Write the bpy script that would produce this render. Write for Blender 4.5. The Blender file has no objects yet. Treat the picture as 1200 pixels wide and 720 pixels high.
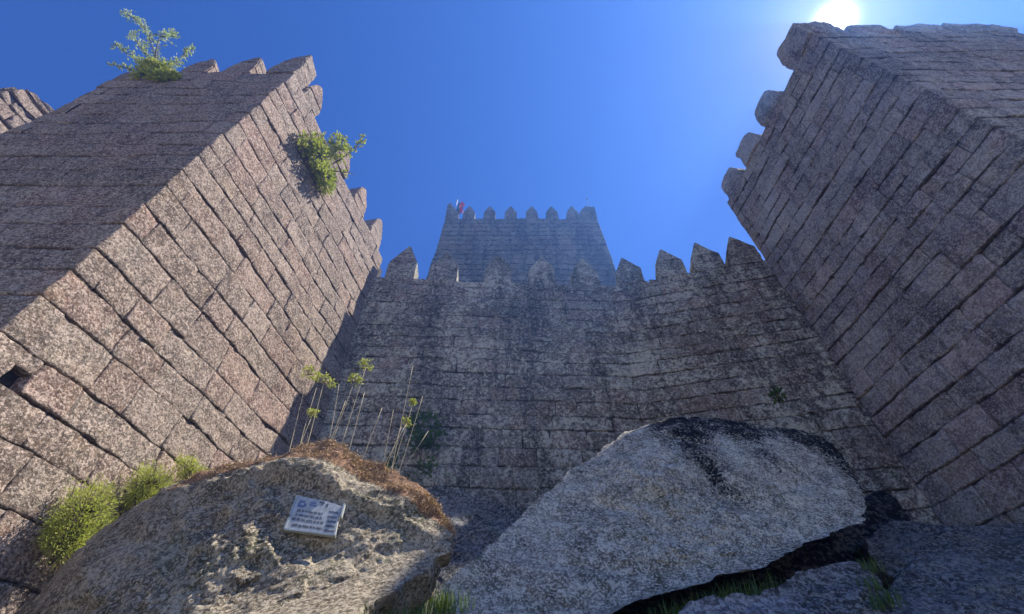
import bpy, bmesh, math, random
import numpy as np
from mathutils import Vector, Matrix

SC = bpy.context.scene
COL = SC.collection
R = math.radians

# ------------------------------------------------------------------ camera, sky, sun, exposure
FPX = 543.0
PITCH = R(47.35)
cam_d = bpy.data.cameras.new("camera")
cam = bpy.data.objects.new("camera", cam_d); COL.objects.link(cam)
cam.location = (0, 0, 0)
cam.rotation_euler = (R(90) + PITCH, 0, 0)
cam_d.sensor_width = 36.0
cam_d.lens = FPX / 1200 * 36
cam_d.clip_start = 0.05
cam_d.clip_end = 6000
SC.camera = cam

SUN_DIR = Vector((408, 132, 675)).normalized()
SUN_EL = math.asin(SUN_DIR.z)
SUN_AZ = math.atan2(SUN_DIR.x, SUN_DIR.y)          # from +y towards +x

world = bpy.data.worlds.new("World"); SC.world = world
world.use_nodes = True
wn = world.node_tree.nodes; wl = world.node_tree.links
wn.clear()
w_out = wn.new("ShaderNodeOutputWorld")
w_bg = wn.new("ShaderNodeBackground")
w_sky = wn.new("ShaderNodeTexSky")
w_sky.sky_type = 'NISHITA'
w_sky.sun_disc = False
w_sky.sun_elevation = SUN_EL
w_sky.sun_rotation = SUN_AZ
w_sky.altitude = 400
w_sky.air_density = 1.0
w_sky.dust_density = 0.08
w_sky.ozone_density = 3.0
w_hsv = wn.new("ShaderNodeHueSaturation")
w_hsv.inputs['Saturation'].default_value = 1.28
w_hsv.inputs['Hue'].default_value = 0.518
w_hsv.inputs['Value'].default_value = 1.0
wl.new(w_sky.outputs[0], w_hsv.inputs['Color'])
# sun core and the lens glare round it, painted into the sky colour
w_tc = wn.new("ShaderNodeTexCoord")
w_dot = wn.new("ShaderNodeVectorMath"); w_dot.operation = 'DOT_PRODUCT'
w_dot.inputs[1].default_value = SUN_DIR
wl.new(w_tc.outputs['Generated'], w_dot.inputs[0])
def wmath(op, a, b=None):
    m = wn.new("ShaderNodeMath"); m.operation = op
    for i, v in enumerate((a, b)):
        if v is None: continue
        if isinstance(v, (int, float)): m.inputs[i].default_value = v
        else: wl.new(v, m.inputs[i])
    return m.outputs[0]
w_c = wmath('MAXIMUM', w_dot.outputs['Value'], 0.0)
g1 = wmath('MULTIPLY', wmath('POWER', w_c, 6000.0), 40.0)
g2 = wmath('MULTIPLY', wmath('POWER', w_c, 330.0), 2.0)
g3 = wmath('MULTIPLY', wmath('POWER', w_c, 70.0), 0.9)
w_g12 = wmath('ADD', g1, g2)
w_mixa = wn.new("ShaderNodeVectorMath"); w_mixa.operation = 'SCALE'
w_mixa.inputs[0].default_value = (1.0, 1.0, 0.95)
wl.new(w_g12, w_mixa.inputs['Scale'])
w_mixb = wn.new("ShaderNodeVectorMath"); w_mixb.operation = 'SCALE'
w_mixb.inputs[0].default_value = (0.5, 0.7, 1.0)
wl.new(g3, w_mixb.inputs['Scale'])
w_add = wn.new("ShaderNodeVectorMath"); w_add.operation = 'ADD'
wl.new(w_mixa.outputs[0], w_add.inputs[0]); wl.new(w_mixb.outputs[0], w_add.inputs[1])
w_add2 = wn.new("ShaderNodeVectorMath"); w_add2.operation = 'ADD'
wl.new(w_hsv.outputs[0], w_add2.inputs[0]); wl.new(w_add.outputs[0], w_add2.inputs[1])
wl.new(w_add2.outputs[0], w_bg.inputs['Color'])
w_bg.inputs['Strength'].default_value = 0.081
wl.new(w_bg.outputs[0], w_out.inputs['Surface'])

sun_d = bpy.data.lights.new("sun", 'SUN')
sun_d.energy = 4.6
sun_d.angle = R(0.5)
sun_d.color = (1.0, 0.93, 0.82)
sun = bpy.data.objects.new("sun", sun_d); COL.objects.link(sun)
sun.rotation_euler = SUN_DIR.to_track_quat('Z', 'Y').to_euler()

SC.view_settings.view_transform = 'Standard'
SC.view_settings.look = 'None'
SC.view_settings.gamma = 1.0
SC.view_settings.use_curve_mapping = False
SC.view_settings.exposure = 1.12
SC.render.engine = 'CYCLES'
SC.cycles.max_bounces = 6
SC.cycles.use_denoising = True

# ------------------------------------------------------------------ helpers
def ray(px, py):
    """direction of a photograph pixel (1200x720), scaled to depth FPX"""
    x = px - 600.0; up = 360.0 - py
    c, s = math.cos(PITCH), math.sin(PITCH)
    return np.array((x, -s * up + c * FPX, c * up + s * FPX))
def at_y(px, py, y):
    d = ray(px, py); return d * (y / d[1])

def _hash(ix, iy, iz, seed):
    h = (ix * 374761393 + iy * 668265263 + iz * 2147483647 + seed * 1274126177) & 0xFFFFFFFF
    h = ((h ^ (h >> 13)) * 1274126177) & 0xFFFFFFFF
    h = (h ^ (h >> 16)) & 0xFFFFFFFF
    return h / 4294967295.0 * 2 - 1
def vnoise(P, scale, seed=0):
    P = np.asarray(P, dtype=np.float64) * scale
    i = np.floor(P).astype(np.int64); f = P - i
    f = f * f * f * (f * (f * 6 - 15) + 10)
    out = 0
    for dx in (0, 1):
        wx = f[:, 0] if dx else 1 - f[:, 0]
        for dy in (0, 1):
            wy = f[:, 1] if dy else 1 - f[:, 1]
            for dz in (0, 1):
                wz = f[:, 2] if dz else 1 - f[:, 2]
                out = out + wx * wy * wz * _hash(i[:, 0] + dx, i[:, 1] + dy, i[:, 2] + dz, seed)
    return out
def fbm(P, scale, octv=4, seed=0, gain=0.5):
    a, s, o = 1.0, scale, 0
    for k in range(octv):
        o = o + a * vnoise(P, s, seed + k * 17); a *= gain; s *= 2.07
    return o

def new_mesh_obj(name, verts, faces, mats, parent=None, smooth=True, attrs=None, mat_idx=None):
    me = bpy.data.meshes.new(name)
    me.from_pydata([tuple(v) for v in np.asarray(verts).tolist()], [], faces)
    for m in mats: me.materials.append(m)
    if smooth: me.polygons.foreach_set('use_smooth', [True] * len(me.polygons))
    if mat_idx is not None: me.polygons.foreach_set('material_index', mat_idx)
    if attrs:
        for k, v in attrs.items():
            a = me.attributes.new(k, 'FLOAT', 'POINT')
            a.data.foreach_set('value', np.asarray(v, dtype=np.float32))
    me.update()
    o = bpy.data.objects.new(name, me); COL.objects.link(o)
    if parent is not None: o.parent = parent
    return o
def empty(name, label, cat, loc=(0, 0, 0), group=None):
    o = bpy.data.objects.new(name, None); COL.objects.link(o); o.location = loc
    o.empty_display_size = 0.2
    tag(o, label, cat, group); return o
def tag(o, label, cat, group=None, kind=None):
    if label: o['label'] = label
    if cat: o['category'] = cat
    if group: o['group'] = group
    if kind: o['kind'] = kind
    return o

# ------------------------------------------------------------------ materials
class NT:
    def __init__(s, name):
        s.m = bpy.data.materials.new(name); s.m.use_nodes = True
        s.n = s.m.node_tree.nodes; s.l = s.m.node_tree.links
        s.n.clear()
        s.out = s.n.new('ShaderNodeOutputMaterial')
        s.bsdf = s.n.new('ShaderNodeBsdfPrincipled')
        s.l.new(s.bsdf.outputs[0], s.out.inputs['Surface'])
    def put(s, sock, v):
        if isinstance(v, bpy.types.NodeSocket): s.l.new(v, sock)
        elif isinstance(v, (tuple, list)) and len(v) == 3 and sock.type == 'RGBA': sock.default_value = (*v, 1)
        else: sock.default_value = v
    def coord(s, scale=(1, 1, 1), kind='Object', rot=(0, 0, 0)):
        t = s.n.new('ShaderNodeTexCoord'); m = s.n.new('ShaderNodeMapping')
        m.inputs['Scale'].default_value = scale; m.inputs['Rotation'].default_value = rot
        s.l.new(t.outputs[kind], m.inputs[0]); return m.outputs[0]
    def noise(s, vec, scale, detail=4, rough=0.55, dist=0.0):
        t = s.n.new('ShaderNodeTexNoise'); s.l.new(vec, t.inputs['Vector'])
        t.inputs['Scale'].default_value = scale; t.inputs['Detail'].default_value = detail
        t.inputs['Roughness'].default_value = rough; t.inputs['Distortion'].default_value = dist
        return t.outputs['Fac']
    def voro(s, vec, scale, out='Distance', feat='F1'):
        t = s.n.new('ShaderNodeTexVoronoi'); s.l.new(vec, t.inputs['Vector'])
        t.feature = feat
        t.inputs['Scale'].default_value = scale; return t.outputs[out]
    def cells(s, vec, scale):
        c = s.voro(vec, scale, 'Color'); c2 = s.voro(vec, scale * 2.17, 'Color')
        x1 = s.n.new('ShaderNodeSeparateColor'); s.l.new(c, x1.inputs[0])
        x2 = s.n.new('ShaderNodeSeparateColor'); s.l.new(c2, x2.inputs[0])
        return s.math('ADD', s.math('MULTIPLY', x1.outputs[0], .58), s.math('MULTIPLY', x2.outputs[1], .42))
    def ramp(s, fac, a, b, lo=0.0, hi=1.0):
        t = s.n.new('ShaderNodeMapRange'); s.put(t.inputs['Value'], fac)
        t.interpolation_type = 'SMOOTHSTEP'
        t.inputs['From Min'].default_value = a; t.inputs['From Max'].default_value = b
        t.inputs['To Min'].default_value = lo; t.inputs['To Max'].default_value = hi
        return t.outputs[0]
    def mix(s, fac, a, b, mode='MIX'):
        t = s.n.new('ShaderNodeMix'); t.data_type = 'RGBA'; t.blend_type = mode
        s.put(t.inputs[0], fac); s.put(t.inputs[6], a); s.put(t.inputs[7], b)
        return t.outputs[2]
    def math(s, op, a, b=0.0, clamp=False):
        t = s.n.new('ShaderNodeMath'); t.operation = op; t.use_clamp = clamp
        s.put(t.inputs[0], a); s.put(t.inputs[1], b); return t.outputs[0]
    def attr(s, name):
        t = s.n.new('ShaderNodeAttribute'); t.attribute_name = name; return t.outputs['Fac']
    def sep(s, v):
        t = s.n.new('ShaderNodeSeparateXYZ'); s.l.new(v, t.inputs[0]); return t.outputs
    def bump(s, h, dist, strength=1.0, prev=None):
        t = s.n.new('ShaderNodeBump'); s.l.new(h, t.inputs['Height'])
        t.inputs['Distance'].default_value = dist; t.inputs['Strength'].default_value = strength
        if prev is not None: s.l.new(prev, t.inputs['Normal'])
        return t.outputs[0]

def stone_mat(name, base_a, base_b, grain=0.5, grain_scale=16.0, lichen=0.3, lichen_col=(0.42, 0.43, 0.38),
              stain=0.3, stain_col=(0.035, 0.035, 0.04), moss=0.0, bump=0.02, fine=1.0, joint=.8):
    """weathered granite: per-block tint, mineral grain, lichen crusts, run-off streaks"""
    t = NT(name)
    v = t.coord()
    vs = t.coord(scale=(1.0, 1.0, 0.16))
    blk = t.attr('blk')
    big = t.noise(v, 0.7, 3)
    col = t.mix(t.ramp(blk, 0.0, 1.0), base_a, base_b)
    odd = t.ramp(t.math('FRACT', t.math('MULTIPLY', blk, 7.31)), .62, .8, 0, .28)
    col = t.mix(odd, col, (base_b[0] * 1.0, base_a[1] * .86, base_a[2] * .78))          # rustier stones
    dk = t.ramp(t.math('FRACT', t.math('MULTIPLY', blk, 13.7)), .66, .8, 0, .38)
    col = t.mix(dk, col, tuple(c * .55 for c in base_a))                                   # sooty stones
    # broad tone drift
    col = t.mix(t.ramp(big, 0.35, 0.65, 0.0, 0.5), col, tuple(c * 0.6 for c in base_a))
    med = t.noise(v, 4.5, 6, 0.7)
    col = t.mix(t.ramp(med, 0.42, 0.66, 0.0, 0.4), col, tuple(min(1, c * 1.35) for c in base_b))
    oc = t.noise(v, 1.15, 6, .7)
    col = t.mix(t.ramp(oc, .52, .66, 0, .32), col, (base_b[0] * 1.05, base_b[1] * .92, base_b[2] * .62))   # ochre weathering
    oc2 = t.noise(t.coord(scale=(1, 1, .6), rot=(.3, .2, 1.0)), 1.9, 7, .75)
    col = t.mix(t.ramp(oc2, .55, .64, 0, .5), col, (0.10, 0.095, 0.085))                                   # sooty patches
    # lichen crusts, in clumps of many small spots
    ce = t.cells(v, 15.0 * fine)
    lc = t.noise(v, 5.0 * fine, 8, 0.78, 0.2)
    lm = t.noise(v, 0.55, 4, 0.65)
    lq = t.math('ADD', t.math('ADD', t.math('MULTIPLY', lc, .75), t.math('MULTIPLY', ce, .22)), t.math('MULTIPLY', lm, .5))
    lq = t.math('ADD', lq, t.math('MULTIPLY', t.math('SUBTRACT', t.math('FRACT', t.math('MULTIPLY', blk, 23.1)), .5), .06))
    lich = t.math('MULTIPLY', t.ramp(lq, 0.748, 0.79), lichen)
    col = t.mix(lich, col, lichen_col)
    sp_ = t.voro(v, 9.0)
    col = t.mix(t.math('MULTIPLY', t.ramp(sp_, .26, .16), t.ramp(t.noise(v, 1.7, 4, .7), .50, .62, 0, lichen * .8)), col, lichen_col)
    # run-off streaks
    st = t.noise(vs, 1.4, 8, 0.7, 0.3)
    stb = t.noise(v, 6.0, 5, 0.7)
    stm = t.math('MULTIPLY', t.ramp(st, 0.50, 0.58), t.ramp(stb, 0.40, 0.52, 0.15, 1.0))
    stm = t.math('MULTIPLY', stm, stain)
    col = t.mix(stm, col, stain_col)
    if moss > 0:
        mm = t.noise(v, 2.3, 6, 0.7)
        col = t.mix(t.math('MULTIPLY', t.ramp(mm, 0.55, 0.68), moss), col, (0.07, 0.085, 0.03))
    # mineral grain: light feldspar and dark mica specks
    gg = t.cells(v, grain_scale * 1.3)
    fine_n = t.noise(v, grain_scale * 2.5, 3, .7)
    gg = t.math('ADD', gg, t.math('MULTIPLY', t.math('SUBTRACT', fine_n, .5), .5))
    col = t.mix(t.ramp(gg, 0.58, 0.72, 0, grain * .75), col, tuple(min(1, c * 1.7 + 0.06) for c in base_b))
    col = t.mix(t.ramp(gg, 0.42, 0.26, 0, grain * .85), col, tuple(c * 0.32 for c in base_a))
    # dirt and moss packed in the joints
    ed = t.attr('edge')
    en = t.math('ADD', t.math('MULTIPLY', t.noise(v, 7.0, 5, .75), .6), t.math('MULTIPLY', t.noise(v, 1.3, 3, .6), .7))
    en = t.math('SUBTRACT', en, .16)
    em = t.ramp(t.math('ADD', ed, t.math('MULTIPLY', t.math('SUBTRACT', en, .5), .9)), .84, 1.08, 0, joint)
    col = t.mix(em, col, (0.035, 0.032, 0.028))
    t.put(t.bsdf.inputs['Base Color'], col)
    t.bsdf.inputs['Roughness'].default_value = 0.92
    t.bsdf.inputs['Specular IOR Level'].default_value = 0.15
    h1 = t.bump(gg, bump, 0.9)
    h2 = t.bump(med, bump * 3.0, 0.8, h1)
    t.put(t.bsdf.inputs['Normal'], h2)
    return t.m

def plain_mat(name, col, rough=0.8, metal=0.0, var=0.25, scale=8.0):
    t = NT(name); v = t.coord()
    n = t.noise(v, scale, 4)
    c = t.mix(t.ramp(n, 0.3, 0.7, 0, 1), tuple(x * (1 - var) for x in col), tuple(min(1, x * (1 + var)) for x in col))
    t.put(t.bsdf.inputs['Base Color'], c)
    t.bsdf.inputs['Roughness'].default_value = rough
    t.bsdf.inputs['Metallic'].default_value = metal
    return t.m

def leaf_mat(name, a, b, trans=0.35):
    t = NT(name)
    blk = t.attr('blk')
    c = t.mix(blk, a, b)
    t.put(t.bsdf.inputs['Base Color'], c)
    t.bsdf.inputs['Roughness'].default_value = 0.6
    tr = t.n.new('ShaderNodeBsdfTranslucent'); t.put(tr.inputs[0], t.mix(0.5, c, (0.35, 0.5, 0.05)))
    ms = t.n.new('ShaderNodeMixShader'); ms.inputs[0].default_value = trans
    t.l.new(t.bsdf.outputs[0], ms.inputs[1]); t.l.new(tr.outputs[0], ms.inputs[2])
    t.l.new(ms.outputs[0], t.out.inputs['Surface'])
    return t.m

M_LEFT = stone_mat('granite_pink', (0.22, 0.165, 0.13), (0.37, 0.29, 0.235), grain=0.8, grain_scale=27, lichen=0.2,
                   lichen_col=(0.5, 0.46, 0.36), stain=0.25, bump=0.02, joint=.5)
M_CURT = stone_mat('granite_lichen', (0.17, 0.155, 0.135), (0.33, 0.30, 0.26), grain=0.6, grain_scale=17, lichen=0.75,
                   lichen_col=(0.70, 0.70, 0.58), stain=0.75, stain_col=(0.05, 0.048, 0.045), moss=0.6, bump=0.026, joint=.65)
M_RIGHT = stone_mat('granite_grey', (0.26, 0.235, 0.22), (0.49, 0.45, 0.425), grain=0.5, grain_scale=24, lichen=0.45,
                    lichen_col=(0.6, 0.56, 0.45), stain=0.5, moss=0.25, bump=0.022, joint=.75)
M_KEEP = stone_mat('granite_keep', (0.15, 0.125, 0.105), (0.23, 0.20, 0.17), grain=0.3, grain_scale=9, lichen=0.5,
                   lichen_col=(0.42, 0.40, 0.33), stain=0.6, bump=0.03, joint=.9)
M_MORTAR = stone_mat('dark_joint', (0.03, 0.028, 0.027), (0.04, 0.038, 0.036), grain=0.2, lichen=0.1, stain=0.2)

# ------------------------------------------------------------------ masonry
def block_template(nu, nv, nn):
    """surface grid of a box without its back face: (iu, iv, iw) index triples and quads"""
    idx, V, F = {}, [], []
    def vid(a, b, c):
        k = (a, b, c)
        if k not in idx: idx[k] = len(V); V.append(k)
        return idx[k]
    for a in range(nu):
        for b in range(nv):
            F.append((vid(a, b, nn), vid(a + 1, b, nn), vid(a + 1, b + 1, nn), vid(a, b + 1, nn)))
    for c in range(nn):
        for a in range(nu):
            F.append((vid(a, 0, c), vid(a + 1, 0, c), vid(a + 1, 0, c + 1), vid(a, 0, c + 1)))
            F.append((vid(a + 1, nv, c), vid(a, nv, c), vid(a, nv, c + 1), vid(a + 1, nv, c + 1)))
        for b in range(nv):
            F.append((vid(0, b + 1, c), vid(0, b, c), vid(0, b, c + 1), vid(0, b + 1, c + 1)))
            F.append((vid(nu, b, c), vid(nu, b + 1, c), vid(nu, b + 1, c + 1), vid(nu, b, c + 1)))
    return np.array(V), F
TPL = {}
def axis_pos(i, n, h, r):
    """i in 0..n to a coordinate in [-h, h]; first and last step are the rounding"""
    i = np.asarray(i, dtype=float)
    inner = -h + r + (i - 1) / (n - 2) * (2 * h - 2 * r)
    return np.where(i == 0, -h, np.where(i == n, h, inner))

class Wall:
    """collects rounded blocks; build() links them with a dark core as one mesh"""
    def __init__(s, seed):
        s.rng = random.Random(seed); s.V = []; s.F = []; s.A = []; s.E = []; s.MI = []; s.n = 0
    def add(s, V, F, a, mi=0, e=None):
        s.E.append(np.zeros(len(V)) if e is None else e)
        s.V.append(V); s.F += [tuple(i + s.n for i in f) for f in F]
        s.A.append(np.full(len(V), a)); s.MI += [mi] * len(F); s.n += len(V)
    def block(s, P, u, v, n, hu, hv, depth, r, res, proud=0.0, tilt=0.0, shear=0.0):
        nu, nv, nn = res
        key = res
        if key not in TPL: TPL[key] = block_template(nu, nv, nn)
        T, F = TPL[key]
        r = min(r, hu * 0.4, hv * 0.4)
        hd = depth / 2
        a = axis_pos(T[:, 0], nu, hu, r); b = axis_pos(T[:, 1], nv, hv, r)
        c = np.where(T[:, 2] == nn, hd, np.where(T[:, 2] == nn - 1, hd - r, -hd + T[:, 2] / max(1, nn - 1) * (2 * hd - r)))
        p = np.stack([a, b, c], 1)
        q = np.stack([np.clip(a, -(hu - r), hu - r), np.clip(b, -(hv - r), hv - r), np.minimum(c, hd - r)], 1)
        d = p - q; L = np.linalg.norm(d, axis=1)
        k = np.where(L > 1e-9, r / np.maximum(L, 1e-9), 0)
        p = q + d * np.minimum(k, 1)[:, None]
        p[:, 2] += proud + tilt * p[:, 0] - hd
        p[:, 0] += shear * p[:, 2]
        W = P + p[:, :1] * u + p[:, 1:2] * v + p[:, 2:3] * n
        ii, jj = T[:, 0], T[:, 1]
        e = np.where((ii <= 1) | (ii >= nu - 1) , .8, 0.0)
        e = np.maximum(e, np.where((jj <= 1) | (jj >= nv - 1), 1.0, 0.0))
        e = np.where((T[:, 2] < nn - 1) & (jj > 0) & (jj < nv), .25, e)
        s.add(W, F, s.rng.random(), 0, e)
    def face(s, P0, u, n, W, levels, lens=(0.6, 1.25), r=0.03, depth=0.34, gap_h=0.012, gap_v=0.004, corner=(None, None),
             res=(10, 7, 2), batter=0.0, proud=0.018, holes=(), shear=0.0):
        """P0: point at u=0, z=0 (z from levels). corner=(phase, phase): at that end the block of courses with
        (i%2==phase) reaches the corner, the others stop one block depth short of it"""
        u = np.array(u, float); n = np.array(n, float); up = np.array((0, 0, 1.0)); P0 = np.array(P0, float)
        for i in range(len(levels) - 1):
            z0, z1 = levels[i], levels[i + 1]
            hv = (z1 - z0) / 2 - gap_h / 2
            zc = (z0 + z1) / 2
            a = 0.0; b = W
            if corner[0] is not None and i % 2 != corner[0]: a = depth
            if corner[1] is not None and i % 2 != corner[1]: b = W - depth
            x = a
            cuts = []
            while x < b - 0.01:
                w = s.rng.uniform(*lens)
                if s.rng.random() < 0.12: w *= 0.6
                if b - (x + w) < lens[0] * 0.6: w = b - x
                cuts.append((x, x + w)); x += w
            hole = [h for h in holes if h[0] <= zc < h[0] + 0.5]
            for (xa, xb) in cuts:
                segs = [(xa, xb)]
                for h in hole:
                    new = []
                    for (p_, q_) in segs:
                        if q_ <= h[1] or p_ >= h[2]: new.append((p_, q_))
                        else:
                            if h[1] - p_ > 0.12: new.append((p_, h[1]))
                            if q_ - h[2] > 0.12: new.append((h[2], q_))
                        if q_ > h[1] and p_ < h[2] and q_ - h[1] > .1 and h[2] - p_ > .1:   # the stone over the opening
                            a_, b_2 = max(p_, h[1]), min(q_, h[2])
                            s.block(P0 + u * (a_ + b_2) / 2 + up * (zc + hv * .5), u, up, n, (b_2 - a_) / 2, hv * .48, depth, .02, res, shear=shear)
                    segs = new
                for (p_, q_) in segs:
                    s.block(P0 + u * (p_ + q_) / 2 + up * zc + n * (-batter * (zc - levels[0])), u, up, n, (q_ - p_) / 2 - gap_v / 2,
                            hv, depth, r * s.rng.uniform(0.8, 1.3), res,
                            proud=s.rng.uniform(-proud, proud) if True else 0, tilt=s.rng.uniform(-0.012, 0.012), shear=shear)
    def core(s, corners, z0, z1):
        c = [np.array((x, y, z0)) for x, y in corners] + [np.array((x, y, z1)) for x, y in corners]
        k = len(corners)
        F = [tuple(range(k))[::-1], tuple(range(k, 2 * k))] + [(i, (i + 1) % k, k + (i + 1) % k, k + i) for i in range(k)]
        s.add(np.array(c), F, 0.5, 1)
    def build(s, name, mat, parent, warp=0.035, rough=0.016, seed=0, fine=7.0):
        V = np.concatenate(s.V); A = np.concatenate(s.A)
        core = np.zeros(len(V), bool)
        W = V.copy()
        for ax in range(3):
            W[:, ax] += warp * vnoise(V, 0.8, seed + ax * 5) + rough * fbm(V + A[:, None] * 3.1, fine * 0.6, 3, seed + 40 + ax * 5, 0.6)
        o = new_mesh_obj(name, W, s.F, [mat, M_MORTAR], parent, True, {'blk': A, 'edge': np.concatenate(s.E)}, s.MI)
        return o

def make_levels(z0, z1, h=(0.44, 0.58), seed=0):
    rg = random.Random(seed); L = [z0]
    while L[-1] < z1 - h[1]: L.append(L[-1] + rg.uniform(*h))
    rem = z1 - L[-1]
    if rem < h[0] * 0.6: L[-1] = z1
    else: L.append(z1)
    return L

def clip_poly(poly, z, keep_above):
    out = []
    for i in range(len(poly)):
        a, b = poly[i], poly[(i + 1) % len(poly)]
        ia = (a[1] >= z) == keep_above; ib = (b[1] >= z) == keep_above
        if ia: out.append(a)
        if ia != ib:
            t = (z - a[1]) / (b[1] - a[1]); out.append((a[0] + t * (b[0] - a[0]), z))
    return out
def merlon(parent, P, u, n, prof, thick, mat, courses=0.52, seed=0, bev=0.014, rough=0.008, name='merlon', cuts=3):
    """profile prof (u, z) in metres above P, thick back from the face along -n, cut into courses"""
    u = Vector(u); n = Vector(n); P = Vector(P)
    rg = random.Random(seed)
    zmin = min(p[1] for p in prof); zmax = max(p[1] for p in prof)
    Vs, Fs, As, nn = [], [], [], 0
    z = zmin
    while z < zmax - 1e-3:
        z2 = z + courses * rg.uniform(0.85, 1.15)
        if zmax - z2 < courses * 0.45: z2 = zmax + 0.01
        sl = clip_poly(clip_poly(prof, z, True), z2, False)
        if len(sl) >= 3:
            bm = bmesh.new()
            off = rg.uniform(-0.006, 0.006)
            fr = [bm.verts.new(P + u * (p[0] * (1 + off)) + Vector((0, 0, p[1])) + n * rg.uniform(-0.01, 0.015)) for p in sl]
            bk = [bm.verts.new(P + u * (p[0] * (1 + off)) + Vector((0, 0, p[1])) - n * thick) for p in sl]
            k = len(sl)
            bm.faces.new(fr); bm.faces.new(bk[::-1])
            for i in range(k): bm.faces.new((fr[(i + 1) % k], fr[i], bk[i], bk[(i + 1) % k]))
            bmesh.ops.remove_doubles(bm, verts=bm.verts, dist=0.004)
            bmesh.ops.recalc_face_normals(bm, faces=bm.faces)
            try: bmesh.ops.bevel(bm, geom=bm.edges[:], offset=bev * rg.uniform(0.7, 1.2), segments=2, affect='EDGES', clamp_overlap=True)
            except Exception: pass
            bmesh.ops.triangulate(bm, faces=[f for f in bm.faces if len(f.verts) > 4])
            long_e = [e for e in bm.edges if e.calc_length() > 0.16]
            bmesh.ops.subdivide_edges(bm, edges=long_e, cuts=cuts, use_grid_fill=True)
            bm.verts.ensure_lookup_table()
            V = np.array([v.co[:] for v in bm.verts]); F = [tuple(v.index for v in f.verts) for f in bm.faces]
            bm.verts.index_update()
            F = [tuple(v.index for v in f.verts) for f in bm.faces]
            bm.free()
            Vs.append(V); Fs += [tuple(i + nn for i in f) for f in F]; As.append(np.full(len(V), rg.random())); nn += len(V)
        z = z2
    V = np.concatenate(Vs); A = np.concatenate(As); W = V.copy()
    for ax in range(3):
        W[:, ax] += rough * 1.4 * vnoise(V, 1.7, seed + ax) + rough * fbm(V + A[:, None], 5.0, 3, seed + 9 + ax)
    o = new_mesh_obj(name, W, Fs, [mat], parent, True, {'blk': A, 'edge': np.zeros(len(A))})
    o.data.set_sharp_from_angle(angle=R(28))
    return o

def unit(x, y): 
    l = math.hypot(x, y); return np.array((x / l, y / l, 0.0))

# ---------------------------- the left tower
LZ = 13.0
LC = np.array((-5.66, 3.67, 0)); LE = np.array((-4.50, 9.70, 0)); LW = 4.32
lu = unit(*(LE - LC)[:2]); ln = np.array((lu[1], -lu[0], 0.0))        # outward normal of the side faces +x
lt = empty('flanking_tower', 'ruined granite tower on the left, its inner side in full sun, shrub growing on top', 'tower',
           (-7.8, 6.5, 1.0), 'towers flanking the castle wall')
def rel(o, root):
    """keep world coordinates of a child built in world space"""
    o.location = -root.location; return o
levL = make_levels(0.1, LZ, (0.44, 0.62), 3)
w = Wall(11)
LT = lu[0] / lu[1]
_d = ray(31, 431); _p = _d * (LC.dot(ln) / _d.dot(ln)); HU = float((_p - LC).dot(lu)) - .12
HZ = [z for z in levL if z < _p[2]][-1] + .02
w.face(LC, lu, ln, float(np.linalg.norm(LE - LC)), levL, shear=LT, lens=(0.5, 1.15), corner=(0, None), r=0.018, gap_h=0.011, res=(18, 10, 2), proud=0.016,
       holes=[(HZ, HU + .02, HU + .24)])
w.face(LC + np.array((-LW, 0, 0)), (1, 0, 0), (0, -1, 0), LW, levL, shear=-LT, lens=(0.6, 1.3), corner=(0, 1), r=0.020, gap_h=0.006, proud=0.012)
ld = lu * 6.14
w.face(LC + np.array((-LW, 0, 0)) + ld, -lu, -ln, 6.14, levL, shear=LT, lens=(0.7, 1.4), corner=(None, 1), res=(6, 4, 2))
i_ = 0.12
w.core([(LC[0] - LW + i_, LC[1] + i_), (LC[0] - i_, LC[1] + i_), (LE[0] - i_, LE[1] + 0.5), (LE[0] - LW + i_, LE[1] + 0.5)], -0.5, LZ - 0.06)
rel(w.build('wall', M_LEFT, lt, seed=1), lt)

def ruin_profile(w_, h, peak=0.5, seed=0, sh=0.55):
    rg = random.Random(seed)
    a = -w_ / 2; b = w_ / 2; pk = a + w_ * peak
    return [(a, 0), (b, 0), (b + rg.uniform(-.04, .04), h * sh * 0.6), (b - w_ * 0.06, h * sh), (pk + w_ * 0.16, h * 0.93), (pk, h),
            (pk - w_ * 0.2, h * 0.88), (a + w_ * 0.08, h * sh * rg.uniform(.85, 1.1)), (a + rg.uniform(-.04, .04), h * sh * 0.5)]
def boxy_profile(w_, h, seed=0):
    rg = random.Random(seed); j = lambda a: rg.uniform(-a, a)
    return [(-w_ / 2, 0), (w_ / 2, 0), (w_ / 2 + j(.03), h * .72), (w_ / 2 - .10 + j(.05), h * (.96 + j(.04))), (j(.1), h * (1.0 + j(.05))), (-w_ / 2 + .08 + j(.05), h * (.97 + j(.04))), (-w_ / 2 + j(.03), h * .8)]
# merlons on the front (corner first), then along the side
for k, (c, w_, h, pk) in enumerate([(-0.36, .72, 1.75, 0.75), (-1.56, 0.74, 1.4, 0.6), (-2.68, 0.72, 1.2, 0.5), (-3.8, 0.7, .8, .5)]):
    rel(merlon(lt, LC + np.array((c, 0, LZ - .02)), (1, 0, 0), (0, -1, 0), ruin_profile(w_, h, pk, k), 0.55, M_LEFT, seed=20 + k, rough=0.016, bev=0.025), lt)
for k, (c, w_, h, pk) in enumerate([(0.85, 0.7, 1.2, 0.4), (2.7, 0.75, 1.3, .4), (4.1, 0.75, 1.2, .4), (5.4, 0.8, 1.25, .4)]):
    rel(merlon(lt, LC + lu * c + np.array((0, 0, LZ - .02)), lu, ln, ruin_profile(w_, h, pk, k + 5), 0.55, M_LEFT, seed=30 + k, rough=0.016, bev=0.025), lt)

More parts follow.
